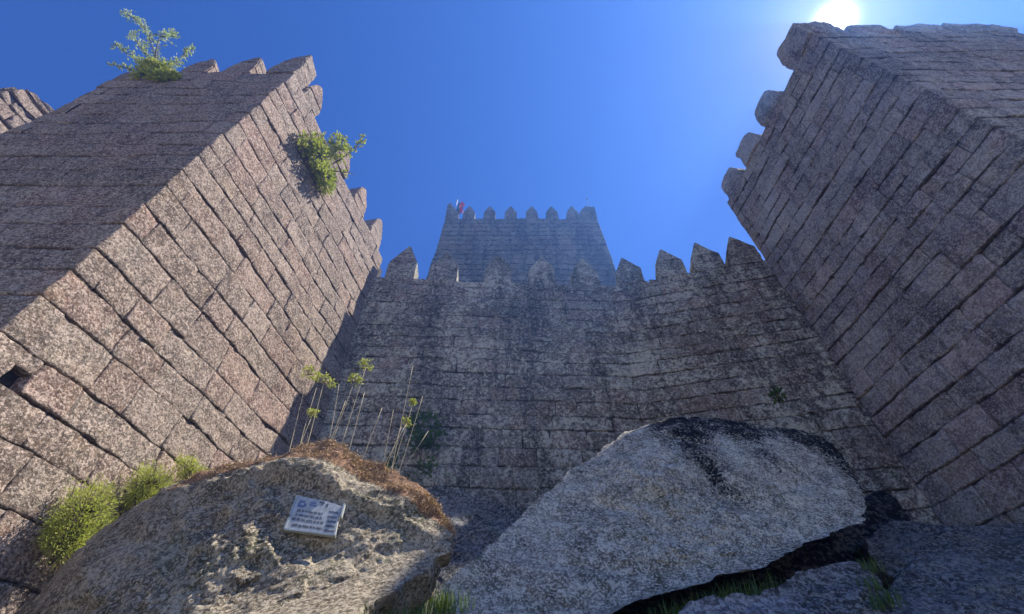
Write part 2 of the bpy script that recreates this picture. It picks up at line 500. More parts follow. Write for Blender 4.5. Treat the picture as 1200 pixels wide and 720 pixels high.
# ---------------------------- the right tower
RZ = 15.3
RC = np.array((8.75, 3.26, 0)); RE = np.array((8.02, 8.85, 0)); RW = 7.0
ru = unit(*(RE - RC)[:2]); rn = np.array((-ru[1], ru[0], 0.0))
if rn[0] > 0: rn = -rn
rt = empty('flanking_tower', 'tall granite tower on the right in deep shade, the sun glaring behind its battlements', 'tower',
           (11.0, 6.0, 1.0), 'towers flanking the castle wall')
levR = make_levels(0.4, RZ, (0.42, 0.60), 8)
RL = float(np.linalg.norm(RE - RC))
w = Wall(12)
w.face(RC, ru, rn, RL, levR, shear=-rn[1] / ru[1], lens=(0.5, 1.05), corner=(0, None), r=0.022, gap_h=0.008, res=(16, 10, 2), proud=0.024)
w.face(RC, (1, 0, 0), (0, -1, 0), RW, levR, shear=-ru[0] / ru[1], lens=(0.6, 1.25), corner=(1, None), r=0.02, gap_h=0.006, proud=0.014)
w.face(RE, (1, 0, 0), (0, 1, 0), RW, [z for z in levR if z > 9], lens=(0.7, 1.4), res=(6, 4, 2))
w.core([(RC[0] + i_, RC[1] + i_), (RC[0] + RW, RC[1] + i_), (RE[0] + RW, RE[1] - .05), (RE[0] + i_, RE[1] - .05)], -0.5, RZ - 0.06)
rel(w.build('wall', M_RIGHT, rt, seed=2), rt)
for k, (c, w_, h, pk) in enumerate([(0.45, 1.2, 1.35, 0.5), (1.95, 1.15, 1.0, 0.3), (3.55, 1.25, 1.0, 0.3), (5.3, 1.7, 1.15, .35)]):
    rel(merlon(rt, RC + np.array((c, 0, RZ - .02)), (1, 0, 0), (0, -1, 0), boxy_profile(w_, h, k + 11), 0.6, M_RIGHT, seed=50 + k, courses=.7, rough=0.032, bev=0.02), rt)
for k, (c, w_, h, pk) in enumerate([(0.5, 1.1, 1.4, 0.5), (2.35, 1.0, 1.15, .5), (3.75, 0.9, 1.15, .5), (5.05, 0.85, 1.15, .6)]):
    rel(merlon(rt, RC + ru * c + np.array((0, 0, RZ - .02)), ru, rn, boxy_profile(w_, h, k + 17), 0.6, M_RIGHT, seed=60 + k, courses=.75, rough=0.032, bev=0.02), rt)

# ---------------------------- the curtain wall between them (two straight lengths with a shallow bend)
CZ = 11.84
CA = np.array((-4.62, 9.56, 0)); CB = np.array((3.25, 9.97, 0)); CC = np.array((8.35, 8.78, 0))
ct = empty('castle_wall', 'tall battlemented granite wall between the two towers, patched with pale lichen', 'castle wall', (1.5, 9.8, 2.0))
levC = make_levels(1.0, CZ, (0.38, 0.52), 5)
w = Wall(13)
def nrm(u): return np.array((u[1], -u[0], 0.0))
cu1 = unit(*(CB - CA)[:2]); cn1 = nrm(cu1); cu2 = unit(*(CC - CB)[:2]); cn2 = nrm(cu2)
w.face(CA, cu1, cn1, float(np.linalg.norm(CB - CA)), levC, lens=(0.45, 1.15), r=0.014, gap_h=0.002, gap_v=0.001, proud=0.012)
w.face(CB, cu2, cn2, float(np.linalg.norm(CC - CB)), levC, lens=(0.45, 1.15), r=0.014, gap_h=0.002, gap_v=0.001, proud=0.012)
w.core([(CA[0] - .3, CA[1] + .12), (CB[0], CB[1] + .12), (CC[0], CC[1] + .14), (CC[0] + .2, CC[1] + 1.6), (CB[0], CB[1] + 1.6), (CA[0] - .3, CA[1] + 1.6)], 0, CZ - 0.05)
rel(w.build('wall', M_CURT, ct, seed=3, rough=0.02), ct)
def pointed(w_, h, sh=0.55, lean=0.0):
    return [(-w_ / 2, 0), (w_ / 2, 0), (w_ / 2, h * sh), (w_ * .04 + lean, h * .99), (-w_ * .03 + lean, h), (-w_ / 2, h * (sh - .04))]
L1 = float(np.linalg.norm(CB - CA))
def u_on_wall(px, py, P, u, n):
    d = ray(px, py); P = np.array(P); t = P.dot(n) / d.dot(n); return float((d * t - P).dot(u))
for k, (px, w_, h, le) in enumerate([(466, 0.95, 1.85, .08), (518, 0.92, 1.6, .04), (583, 0.88, 1.55, 0), (636, .88, 1.55, .03), (687, 0.92, 1.5, -.02)]):
    c = u_on_wall(px, 330, CA, cu1, cn1)
    rel(merlon(ct, CA + cu1 * c + np.array((0, 0, CZ - .02)), cu1, cn1, pointed(w_, h, .5, le), 0.62, M_CURT, seed=70 + k, courses=.42), ct)
for k, (px, py, w_, h) in enumerate([(739, 328, 0.86, 1.4), (788, 319, 0.9, 1.5), (831, 311, .93, 1.5), (874, 303, .93, 1.5)]):
    c = u_on_wall(px, py, CB, cu2, cn2)
    rel(merlon(ct, CB + cu2 * c + np.array((0, 0, CZ - .02)), cu2, cn2, pointed(w_, h, .5, -.08), 0.62, M_CURT, seed=80 + k, courses=.42), ct)

# ---------------------------- the keep behind
KZ = 26.0
kt = empty('keep_tower', 'square battlemented keep rising behind the middle of the castle wall', 'tower', (0.6, 20.5, 3.0))
levK = make_levels(10.0, KZ, (0.42, 0.56), 9)
w = Wall(14)
up = np.array((0, 0, 1.0))
KL, KR, KY = -4.32, 5.52, 16.15
rgk = random.Random(4)
for i in range(len(levK) - 1):
    zc = (levK[i] + levK[i + 1]) / 2; b_ = (KZ - zc) * 0.065
    x0, x1 = KL - b_, KR + b_
    x = x0
    while x < x1 - .01:
        l = rgk.uniform(.5, 1.2)
        if x1 - (x + l) < .4: l = x1 - x
        w.block(np.array((x + l / 2, KY, zc)), np.array((1., 0, 0)), up, np.array((0, -1., 0)), l / 2 - .002, (levK[i + 1] - levK[i]) / 2 - .002, .34, .022, (6, 5, 2), rgk.uniform(-.012, .012))
        x += l
    for sx, nx in ((x0, -1.), (x1, 1.)):
        y = KY + .34
        while y < KY + 9.5:
            l = rgk.uniform(.7, 1.4)
            w.block(np.array((sx, y + l / 2, zc)), np.array((0, nx, 0)), up, np.array((nx, 0., 0)), l / 2 - .002, (levK[i + 1] - levK[i]) / 2 - .002, .34, .022, (4, 4, 2), rgk.uniform(-.012, .012))
            y += l
w.core([(KL + .1, KY + .12), (KR - .1, KY + .12), (KR - .1, KY + 9.6), (KL + .1, KY + 9.6)], 3, KZ - .06)
rel(w.build('wall', M_KEEP, kt, seed=4), kt)
def gable(w_, h, sh=.5): return [(-w_ / 2, 0), (w_ / 2, 0), (w_ / 2, h * sh), (0.02, h), (-0.02, h), (-w_ / 2, h * sh)]
for k, px in enumerate([549, 573.5, 598.5, 623.5, 647.5, 672]):
    c = u_on_wall(px, 255, (0, KY, 0), np.array((1., 0, 0)), np.array((0, -1., 0)))
    rel(merlon(kt, (c, KY, KZ - .02), (1, 0, 0), (0, -1, 0), gable(.78, 1.6), .6, M_KEEP, seed=90 + k, cuts=2), kt)
rel(merlon(kt, (KL + .38, KY, KZ - .02), (1, 0, 0), (0, -1, 0), [(-.42, 0), (.42, 0), (.42, .7), (-.25, 2.0), (-.42, 1.8)], .6, M_KEEP, seed=97, cuts=2), kt)
rel(merlon(kt, (KR - .55, KY, KZ - .02), (1, 0, 0), (0, -1, 0), [(-.6, 0), (.58, 0), (.58, 1.5), (.1, 1.5), (0, 1.65), (-.3, 1.25), (-.5, .75)], .6, M_KEEP, seed=98, cuts=2), kt)
for sx in (KL, KR):
    for k in range(4):
        rel(merlon(kt, (sx, KY + 2.0 + k * 2.0, KZ - .02), (0, 1, 0), (-1 if sx < 0 else 1, 0, 0), gable(.78, 1.6), .6, M_KEEP, seed=110 + k, cuts=1), kt)

# ---------------------------- the further tower at the far left
ft = empty('distant_tower', 'far corner tower peeking out beyond the left tower, its broken top in sun', 'tower', (-17.5, 8, 1))
FC = np.array((-15.9, 4.87, 0)); FZ = 15.4
levF = make_levels(4.0, FZ, (0.46, 0.6), 21)
w = Wall(15)
w.face(FC, lu, ln, 5.0, levF, lens=(.6, 1.2), corner=(0, None), r=.05, gap_h=.03, proud=.05)
w.face(FC + np.array((-4.2, 0, 0)), (1, 0, 0), (0, -1, 0), 4.2, levF, lens=(.6, 1.2), corner=(None, 1), res=(6, 4, 2))
w.core([(FC[0] - 4.2, FC[1] + i_), (FC[0] - i_, FC[1] + i_), (FC[0] + lu[0] * 5 - i_, FC[1] + 4.9), (FC[0] - 4.2, FC[1] + 4.9)], -1, FZ - .06)
rel(w.build('wall', M_LEFT, ft, seed=6, rough=0.03), ft)
rel(merlon(ft, FC + lu * .8 + np.array((0, 0, FZ - .02)), lu, ln, [(-.85, 0), (1.5, 0), (1.5, .9), (1.2, 1.25), (.5, 1.1), (0, .95), (-.5, .65), (-.8, .4)], .8, M_LEFT, seed=120, rough=.06, bev=.08), ft)
rel(merlon(ft, FC + np.array((-1.6, 0, FZ - .02)), (1, 0, 0), (0, -1, 0), ruin_profile(1.2, .7, .5, 2), .7, M_LEFT, seed=121, rough=.05, bev=.08), ft)

# ------------------------------------------------------------------ ground
def ground_h(x, y):
    x = np.asarray(x, float); y = np.asarray(y, float)
    base = np.interp(y, [-400, -60, -8, 0, 2.5, 4.2, 6, 8, 9.5, 12, 40, 300, 600], [-30, -12, -3.2, -1.6, -.5, .35, 1.3, 2.3, 2.8, 3, 2, -20, -40])
    left = np.clip((-x - 3.2) / 1.6, 0, 1); left = left * left * (3 - 2 * left)
    near = np.exp(-((y - 6.2) / 2.2) ** 2)
    base = base + left * near * 0.25
    side = np.clip((np.abs(x) - 18) / 60, 0, 1)
    return base - side * 10
def build_ground():
    def axis(vals):
        a = [vals[0]]
        return np.array(sorted(set(vals)))
    xs = np.concatenate([-np.geomspace(3000, 14, 30), np.arange(-13.5, 13.6, .16), np.geomspace(14, 3000, 30)])
    ys = np.concatenate([-np.geomspace(3000, 6, 34), np.arange(-5.5, 12.1, .16), np.geomspace(12.6, 3000, 34)])
    X, Y = np.meshgrid(xs, ys, indexing='ij')
    P = np.stack([X.ravel(), Y.ravel(), np.zeros(X.size)], 1)
    Z = ground_h(P[:, 0], P[:, 1]) + np.where(np.abs(P[:, 0]) < 30, 0.16 * fbm(P, .9, 5, 3), 0)
    P[:, 2] = Z
    nx, ny = len(xs), len(ys)
    F = [(i * ny + j, (i + 1) * ny + j, (i + 1) * ny + j + 1, i * ny + j + 1) for i in range(nx - 1) for j in range(ny - 1)]
    t = NT('rocky_soil'); v = t.coord()
    n1 = t.noise(v, 1.1, 6, .65); n2 = t.noise(v, 14, 5, .7)
    c = t.mix(t.ramp(n2, .3, .7), (0.035, 0.03, 0.022), (0.10, 0.09, 0.07))
    c = t.mix(t.ramp(n1, .48, .6), c, (0.045, 0.06, 0.02))
    yy = t.sep(v)[1]
    open_ = t.ramp(t.math('ADD', yy, t.math('MULTIPLY', n1, 3.0)), 4.6, 3.4)
    pale = t.mix(t.ramp(n2, .35, .65), (0.19, 0.16, 0.11), (0.29, 0.25, 0.18))  # unseen foreground made pale so it bounces sunlight onto the shaded walls
    c = t.mix(open_, c, pale)
    t.put(t.bsdf.inputs['Base Color'], c); t.bsdf.inputs['Roughness'].default_value = .95
    t.put(t.bsdf.inputs['Normal'], t.bump(n2, .04))
    o = new_mesh_obj('ground', P, F, [t.m])
    o['kind'] = 'structure'
build_ground()

# ------------------------------------------------------------------ boulders
def boulder_mat(name, a, b, black=0.0, green=0.0, red=0.0, lich=0.5, sc=1.0, gs=12.0):
    t = NT(name); v = t.coord()
    n_big = t.noise(v, .9 * sc, 4, .6); n_med = t.noise(v, 5.5 * sc, 8, .75, .0)
    col = t.mix(t.ramp(n_big, .38, .62), a, b)
    col = t.mix(t.ramp(n_med, .52, .58, 0, lich), col, (min(1, b[0] * 1.45), min(1, b[1] * 1.47), min(1, b[2] * 1.45)))
    col = t.mix(t.ramp(n_med, .45, .38, 0, .7), col, (a[0] * .3, a[1] * .3, a[2] * .3))
    if green > 0:
        gm = t.noise(v, 1.7, 6, .7)
        col = t.mix(t.math('MULTIPLY', t.ramp(gm, .52, .63), green), col, (0.11, 0.12, 0.06))
    g = t.noise(v, gs, 3, .8)
    gg = t.math('ADD', t.cells(v, gs), t.math('MULTIPLY', t.math('SUBTRACT', g, .5), .6))
    col = t.mix(t.ramp(gg, .56, .68, 0, .75), col, (min(1, b[0] * 1.5 + .08), min(1, b[1] * 1.5 + .08), min(1, b[2] * 1.5 + .07)))
    col = t.mix(t.ramp(gg, .40, .26, 0, .6), col, (a[0] * .25, a[1] * .25, a[2] * .25))
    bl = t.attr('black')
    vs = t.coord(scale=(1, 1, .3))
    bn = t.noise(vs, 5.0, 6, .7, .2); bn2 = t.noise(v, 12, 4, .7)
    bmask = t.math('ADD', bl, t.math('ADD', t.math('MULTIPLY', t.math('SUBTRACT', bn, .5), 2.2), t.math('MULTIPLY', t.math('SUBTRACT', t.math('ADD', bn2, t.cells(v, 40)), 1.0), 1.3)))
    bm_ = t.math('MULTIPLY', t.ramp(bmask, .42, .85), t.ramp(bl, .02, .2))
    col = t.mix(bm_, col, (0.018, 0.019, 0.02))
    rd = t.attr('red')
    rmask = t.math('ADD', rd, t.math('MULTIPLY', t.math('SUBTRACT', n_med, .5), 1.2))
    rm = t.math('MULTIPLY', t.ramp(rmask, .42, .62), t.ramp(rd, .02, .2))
    rc = t.mix(t.ramp(g, .4, .6), (0.20, 0.11, 0.06), (0.42, 0.26, 0.16))
    col = t.mix(rm, col, rc)
    t.put(t.bsdf.inputs['Base Color'], col)
    t.bsdf.inputs['Roughness'].default_value = .93; t.bsdf.inputs['Specular IOR Level'].default_value = .15
    b1 = t.bump(gg, .02, .8); b2 = t.bump(n_med, .07, .8, b1)
    t.put(t.bsdf.inputs['Normal'], b2)
    return t.m

def boulder(name, label, outline, centre, mat, T=1.2, k=2.6, amp=.06, seed=0, nt=420, nr=120, black=None, red=None, parent=None, ridge=None, drop=1.0, facets=16, fsc=1.0):
    """outline: (px, py, y) of the silhouette; the stone has its own distance y, a bulging front and a thick back"""
    pts = np.array([at_y(*o) for o in outline]); C = at_y(*centre)
    n = len(pts)
    seg = np.linspace(0, n, nt, endpoint=False); i0 = seg.astype(int); f = seg - i0
    def cr(p0, p1, p2, p3, t):
        t = t[:, None]
        return .5 * ((2 * p1) + (-p0 + p2) * t + (2 * p0 - 5 * p1 + 4 * p2 - p3) * t ** 2 + (-p0 + 3 * p1 - 3 * p2 + p3) * t ** 3)
    B = cr(pts[(i0 - 1) % n], pts[i0 % n], pts[(i0 + 1) % n], pts[(i0 + 2) % n], f)
    cb = B.mean(0); V = []
    rr = np.linspace(0, 1, nr + 1)[1:]
    rr = 1 - (1 - rr) ** 1.35
    V.append(C[None])
    for r in rr:
        # in-plane position lerps, depth follows a flat face that turns over near the rim
        flat = C + (B - C) * r
        bul = (r ** k)
        base = cb + (B - cb) * r
        front_y = C[1] + (B[:, 1] - C[1]) * (0.55 * r + .45 * bul)
        p = flat.copy(); sc = front_y / flat[:, 1]
        p = np.stack([flat[:, 0] * sc, front_y, flat[:, 2] * sc], 1)
        # rays through the same pixels, so the silhouette stays where it is
        V.append(p)
    nb = 26
    for j in range(1, nb + 1):
        a = j / (nb + 1) * math.pi / 2
        p = cb + (B - cb) * math.cos(a)
        p[:, 1] += T * math.sin(a)
        p[:, 2] -= 0.25 * T * math.sin(a) * drop
        V.append(p)
    end = cb + np.array((0, T, -.25 * T * drop)); V.append(end[None])
    V = np.concatenate(V)
    rings = nr + nb; F = []
    for q in range(nt): F.append((0, 1 + q, 1 + (q + 1) % nt))
    for s_ in range(rings - 1):
        a0 = 1 + s_ * nt; b0 = a0 + nt
        for q in range(nt): F.append((a0 + q, b0 + q, b0 + (q + 1) % nt, a0 + (q + 1) % nt))
    e = len(V) - 1; a0 = 1 + (rings - 1) * nt
    for q in range(nt): F.append((a0 + (q + 1) % nt, a0 + q, e))
    N = V - (cb + np.array((0, T * .3, 0))); N /= np.linalg.norm(N, axis=1)[:, None]
    n1_ = vnoise(V, 1.3, seed + 3); n2_ = vnoise(V, 2.6, seed + 4)
    d = amp * .8 * fbm(V, .9, 5, seed, .55) - amp * 1.1 * (1 - np.abs(n1_)) ** 6 * np.clip(n2_ + .3, 0, 1) + amp * .5 * np.abs(fbm(V, 3.0, 4, seed + 5, .6)) + .018 * fbm(V, 9.0, 3, seed + 8, .65)
    rgf = np.random.RandomState(seed + 900)
    V0 = V.copy()
    G = V0[1:1 + rings * nt].reshape(rings, nt, 3)
    dr = np.gradient(G, axis=0); dt_ = np.roll(G, -1, 1) - np.roll(G, 1, 1)
    GN = np.cross(dt_, dr); GN /= np.maximum(np.linalg.norm(GN, axis=2), 1e-9)[..., None]
    if (GN[nr // 2, :, 1].mean() > 0): GN = -GN
    rim = np.ones(rings); rim[:nr] = 1 - rr ** 8; rim[nr:] = 0
    rw = np.concatenate([[1], np.repeat(rim, nt), [0]])
    for q in range(facets):                      # broken planes on the front
        a_, b_ = rgf.randint(int(nr * .15), int(nr * .8)), rgf.randint(nt)
        p_ = G[a_, b_]; nn_ = GN[a_, b_] + rgf.normal(size=3) * .22; nn_ /= np.linalg.norm(nn_)
        h_ = (V - p_).dot(nn_) + rgf.uniform(.01, .035) * fsc
        fall = np.clip(1.6 - np.linalg.norm(V0 - p_, axis=1) / .9, 0, 1)
        V = V - (np.clip(h_, 0, .07 * fsc) * fall * rw)[:, None] * nn_
    if ridge is not None: d = d + ridge(V0)
    W = V + N * d[:, None]
    at = {'blk': np.full(len(V), .5), 'black': black(W) if black else np.zeros(len(V)), 'red': red(W) if red else np.zeros(len(V))}
    o = new_mesh_obj(name, W, F, [mat], parent, True, at)
    tag(o, label, 'boulder')
    return o
def to_px(P):
    c, s = math.cos(PITCH), math.sin(PITCH)
    dep = c * P[:, 1] + s * P[:, 2]; upc = -s * P[:, 1] + c * P[:, 2]
    return 600 + P[:, 0] / dep * FPX, 360 - upc / dep * FPX

M_B1 = boulder_mat('boulder_granite_warm', (0.20, 0.16, 0.11), (0.36, 0.30, 0.215), lich=.9, green=.6, gs=46)  # warm brown granite, the stone's own colours
M_B2 = boulder_mat('boulder_granite_pale', (0.27, 0.25, 0.205), (0.56, 0.52, 0.43), lich=.9, green=.6, gs=48)
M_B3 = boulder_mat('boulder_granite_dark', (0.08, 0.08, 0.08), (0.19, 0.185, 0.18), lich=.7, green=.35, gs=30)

def sst(x, a, b):
    t = np.clip((x - a) / (b - a), 0, 1); return t * t * (3 - 2 * t)
def red1(W):
    # mat of rusty dry moss along the crest: the highest strip of the stone, over its own length
    crest = np.interp(W[:, 0], [-4.6, -3.6, -2.8, -1.9, -1.0, -.5], [2.1, 2.75, 2.85, 2.68, 2.25, 1.9])
    return sst(W[:, 2], crest - .42, crest - .12) * sst(W[:, 0], -4.3, -3.4)
b1_out = [(-70, 800, 5.3), (-5, 742, 5.4), (30, 708, 5.4), (70, 668, 5.3), (120, 622, 5.35), (180, 582, 5.3), (225, 558, 5.2), (270, 544, 5.0), (330, 531, 4.75), (388, 527, 4.6),
          (418, 537, 4.55), (450, 556, 4.5), (490, 580, 4.45), (522, 604, 4.35), (532, 632, 4.2), (522, 662, 4.0), (480, 692, 3.7), (420, 722, 3.4), (360, 775, 3.0),
          (240, 850, 2.8), (60, 890, 3.2), (-110, 860, 4.4)]
def ridge1(V):
    crest = np.interp(V[:, 0], [-4.6, -3.6, -2.8, -1.9, -1.0, -.5], [2.0, 2.6, 2.72, 2.55, 2.1, 1.8]) - .38 + .1 * vnoise(V, 1.1, 77)
    cut = sst(V[:, 2], crest + .05, crest - .03) * (1 - sst(V[:, 2], crest - .45, crest - 1.0))
    return -.13 * cut * sst(V[:, 0], -3.6, -2.9)
b1 = boulder('boulder', 'sunlit lichen-covered boulder with rusty dry moss on its crest, carrying the small white sign', b1_out, (225, 700, 3.75), M_B1,
             T=1.5, fsc=.55, amp=.10, seed=5, red=red1, k=3, ridge=ridge1)
def black2(W):
    s1 = np.exp(-((W[:, 0] - (2.90 + .08 * np.sin(W[:, 2] * 3))) / (.24 + .14 * sst(W[:, 2], 3.2, 4.4))) ** 2) * sst(W[:, 2], 2.3, 3.3)
    s2 = np.exp(-((W[:, 0] - 3.9) / .25) ** 2) * sst(W[:, 2], 3.0, 3.9) + .6 * np.exp(-((W[:, 0] - 2.45) / .12) ** 2) * sst(W[:, 2], 3.2, 4.)
    top = sst(W[:, 2] + .12 * (W[:, 0] - 3), 4.05, 4.45) * sst(W[:, 0], 2.2, 2.7)
    edge = sst(W[:, 0] + .35 * (W[:, 2] - 3.), 4.95, 5.35) * sst(W[:, 2], 2.9, 3.2)
    return np.clip(s1 * .85 + s2 * .6 + top * .7 + edge * .85, 0, 1)
b2_out = [(520, 700, 5.15), (545, 665, 5.35), (585, 628, 5.7), (630, 585, 6.1), (675, 548, 6.5), (715, 518, 6.8), (755, 497, 7.05), (800, 490, 7.2), (850, 492, 7.2),
          (895, 500, 7.1), (940, 506, 7.0), (975, 524, 6.9), (1000, 553, 6.7), (1010, 580, 6.4), (1016, 606, 6.1), (990, 617, 5.95), (950, 634, 5.8), (900, 655, 5.6),
          (840, 677, 5.4), (770, 698, 5.25), (708, 722, 5.05), (660, 765, 4.8), (580, 790, 4.6), (525, 760, 4.8)]
b2 = boulder('boulder', 'huge pale grey boulder in shade below the castle wall, streaked with black', b2_out, (770, 610, 5.75), M_B2, T=1.8, amp=.085, seed=15, black=black2, k=4, drop=-1.2)
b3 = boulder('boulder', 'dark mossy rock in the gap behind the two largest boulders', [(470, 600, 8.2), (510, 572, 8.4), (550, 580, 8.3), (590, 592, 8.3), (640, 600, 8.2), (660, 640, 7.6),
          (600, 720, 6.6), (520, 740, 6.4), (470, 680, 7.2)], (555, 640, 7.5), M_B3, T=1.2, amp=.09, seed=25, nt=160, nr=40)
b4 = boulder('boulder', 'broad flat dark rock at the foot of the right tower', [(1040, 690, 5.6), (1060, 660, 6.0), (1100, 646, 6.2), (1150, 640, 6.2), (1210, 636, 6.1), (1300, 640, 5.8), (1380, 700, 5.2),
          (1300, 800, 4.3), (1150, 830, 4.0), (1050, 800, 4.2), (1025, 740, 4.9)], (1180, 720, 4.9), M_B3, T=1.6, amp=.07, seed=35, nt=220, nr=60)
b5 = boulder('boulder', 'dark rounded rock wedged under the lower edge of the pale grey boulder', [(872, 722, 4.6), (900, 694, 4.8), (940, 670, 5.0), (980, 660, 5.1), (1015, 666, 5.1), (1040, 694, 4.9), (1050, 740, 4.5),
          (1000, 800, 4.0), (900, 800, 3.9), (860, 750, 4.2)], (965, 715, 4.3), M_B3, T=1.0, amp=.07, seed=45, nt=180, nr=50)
b6 = boulder('boulder', 'smooth bluish grey rock at the bottom edge, lowest of the dark rocks', [(798, 722, 3.5), (835, 705, 3.6), (880, 697, 3.7), (920, 704, 3.7), (960, 722, 3.6), (980, 760, 3.3), (900, 820, 2.9), (800, 800, 2.9)],
             (885, 745, 3.2), boulder_mat('boulder_granite_blue', (0.13, 0.13, 0.14), (0.24, 0.24, 0.25), lich=.5, gs=36), T=.8, amp=.035, seed=55, nt=160, nr=40)
hollow_shade = boulder('boulder', 'added black mass standing in for the deep shade beneath the right half of the pale grey boulder', [(680, 730, 6.6), (740, 690, 7.2), (820, 655, 7.6), (900, 630, 7.9), (960, 612, 8.1), (1010, 585, 8.2), (1035, 575, 8.2), (1060, 600, 8.0),  # added near-black form, its colour stands in for the hollow's shade
          (1065, 650, 7.4), (1000, 700, 6.6), (850, 760, 6.0), (720, 770, 6.0)], (890, 690, 6.9), boulder_mat('hollow_shade_black', (0.015, 0.015, 0.017), (0.035, 0.035, 0.035), lich=.1), T=.8, amp=.08, seed=75, nt=160, nr=40)
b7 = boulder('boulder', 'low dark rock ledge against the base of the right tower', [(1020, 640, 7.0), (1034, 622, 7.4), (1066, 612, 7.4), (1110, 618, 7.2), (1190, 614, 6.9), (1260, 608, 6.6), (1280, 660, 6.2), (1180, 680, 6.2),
          (1060, 680, 6.6)], (1130, 642, 6.4), M_B3, T=1.0, amp=.09, seed=65, nt=160, nr=40)

# ------------------------------------------------------------------ plants
def leaves_mesh(name, P, N, size, mat, parent, seed=0, aspect=0.5, fold=0.25, D=None):
    """P: leaf positions; each leaf is a folded diamond of its own orientation"""
    rg = np.random.RandomState(seed); k = len(P)
    d = rg.normal(size=(k, 3)) if D is None else D + rg.normal(size=(k, 3)) * .45
    d /= np.linalg.norm(d, axis=1)[:, None]
    a = rg.normal(size=(k, 3)); s_ = np.cross(d, a); s_ /= np.linalg.norm(s_, axis=1)[:, None]
    up_ = np.cross(s_, d)
    L = size * rg.uniform(.6, 1.3, k)[:, None]; Wd = L * aspect * .5
    v0 = P; v1 = P + d * L * .5 + s_ * Wd + up_ * Wd * fold; v2 = P + d * L; v3 = P + d * L * .5 - s_ * Wd + up_ * Wd * fold
    V = np.stack([v0, v1, v2, v3], 1).reshape(-1, 3)
    F = []
    for i in range(k): b = 4 * i; F += [(b, b + 1, b + 2), (b, b + 2, b + 3)]
    return new_mesh_obj(name, V, F, [mat], parent, False, {'blk': np.repeat(rg.rand(k), 4)})
def tube(path, r0, r1, V, F, sides=5):
    path = [np.array(p, float) for p in path]; n0 = len(V)
    for i, p in enumerate(path):
        t = path[min(i + 1, len(path) - 1)] - path[max(i - 1, 0)]; t /= max(1e-9, np.linalg.norm(t))
        a = np.cross(t, (0.3, .9, .1)); a /= np.linalg.norm(a); b = np.cross(t, a)
        r = r0 + (r1 - r0) * i / (len(path) - 1)
        for q in range(sides):
            an = 2 * math.pi * q / sides; V.append(p + r * (math.cos(an) * a + math.sin(an) * b))
    for i in range(len(path) - 1):
        for q in range(sides):
            F.append((n0 + i * sides + q, n0 + i * sides + (q + 1) % sides, n0 + (i + 1) * sides + (q + 1) % sides, n0 + (i + 1) * sides + q))
    F.append(tuple(n0 + q for q in range(sides))[::-1]); F.append(tuple(n0 + (len(path) - 1) * sides + q for q in range(sides)))
M_STEM = plain_mat('woody_stem', (0.10, 0.075, 0.045))
M_STALK = plain_mat('dry_stalk', (0.42, 0.36, 0.24))
M_LEAF_Y = leaf_mat('leaf_yellow_green', (0.26, 0.30, 0.03), (0.55, 0.54, 0.10))
M_LEAF_P = leaf_mat('leaf_pale_green', (0.22, 0.30, 0.16), (0.50, 0.55, 0.38))
M_LEAF_B = leaf_mat('leaf_bright_feathery', (0.34, 0.38, 0.05), (0.66, 0.64, 0.16), .45)
M_LEAF_D = leaf_mat('leaf_deep_green', (0.035, 0.075, 0.02), (0.08, 0.15, 0.035), .25)

def shrub(label, base, sprigs, mat, size=.05, aspect=.55, cat='shrub', group=None, seed=0, clumps=(), stem_r=.012, fol='foliage', name='shrub'):
    """sprigs: (tip, n leaves, spread); clumps: (centre, radius xyz, n leaves)"""
    base = np.array(base, float); rg = np.random.RandomState(seed)
    root = empty(name, label, cat, tuple(base), group)
    V, F, P, D = [], [], [], []
    for tip, n_, sp in sprigs:
        tip = np.array(tip, float); mid = (base + tip) / 2 + rg.normal(size=3) * .08 * np.linalg.norm(tip - base)
        path = [(1 - t) ** 2 * base + 2 * t * (1 - t) * mid + t * t * tip for t in np.linspace(0, 1, 8)]
        tube(path, stem_r, stem_r * .25, V, F)
        for q in range(n_ // 7):
            t = rg.uniform(.2, 1.0) ** .8; c = (1 - t) ** 2 * base + 2 * t * (1 - t) * mid + t * t * tip
            e = c + rg.normal(size=3) * sp * (1.15 - .6 * t) + np.array((0, 0, sp * .5))
            tube([c, (c + e) / 2 + rg.normal(size=3) * .01, e], stem_r * .3, stem_r * .12, V, F, 3)
            for z in range(7):
                tt = rg.uniform(.15, 1.05); P.append(c + (e - c) * tt + rg.normal(size=3) * sp * .12); D.append((e - c) / max(1e-6, np.linalg.norm(e - c)))
    for c, rad, n_ in clumps:
        c = np.array(c, float)
        for q in range(n_ // 9):
            o_ = rg.normal(size=3); o_ /= np.linalg.norm(o_); o_ *= rg.uniform(.35, 1.0) ** .5
            e = c + o_ * np.array(rad); d_ = o_ + np.array((0, 0, .5))
            tube([c + o_ * np.array(rad) * .3, e], stem_r * .25, stem_r * .1, V, F, 3)
            for z in range(9): P.append(e + rg.normal(size=3) * np.array(rad) * .14); D.append(d_)
    b = base
    new_mesh_obj('stem', np.array(V) - b, F, [M_STEM], root)
    leaves_mesh(fol, np.array(P) - b, None, size, mat, root, seed, aspect, D=np.array(D))
    return root
def side_pt(px, py, out=0.0):
    d = ray(px, py); t = (LC.dot(ln) + out) / d.dot(ln); return d * t

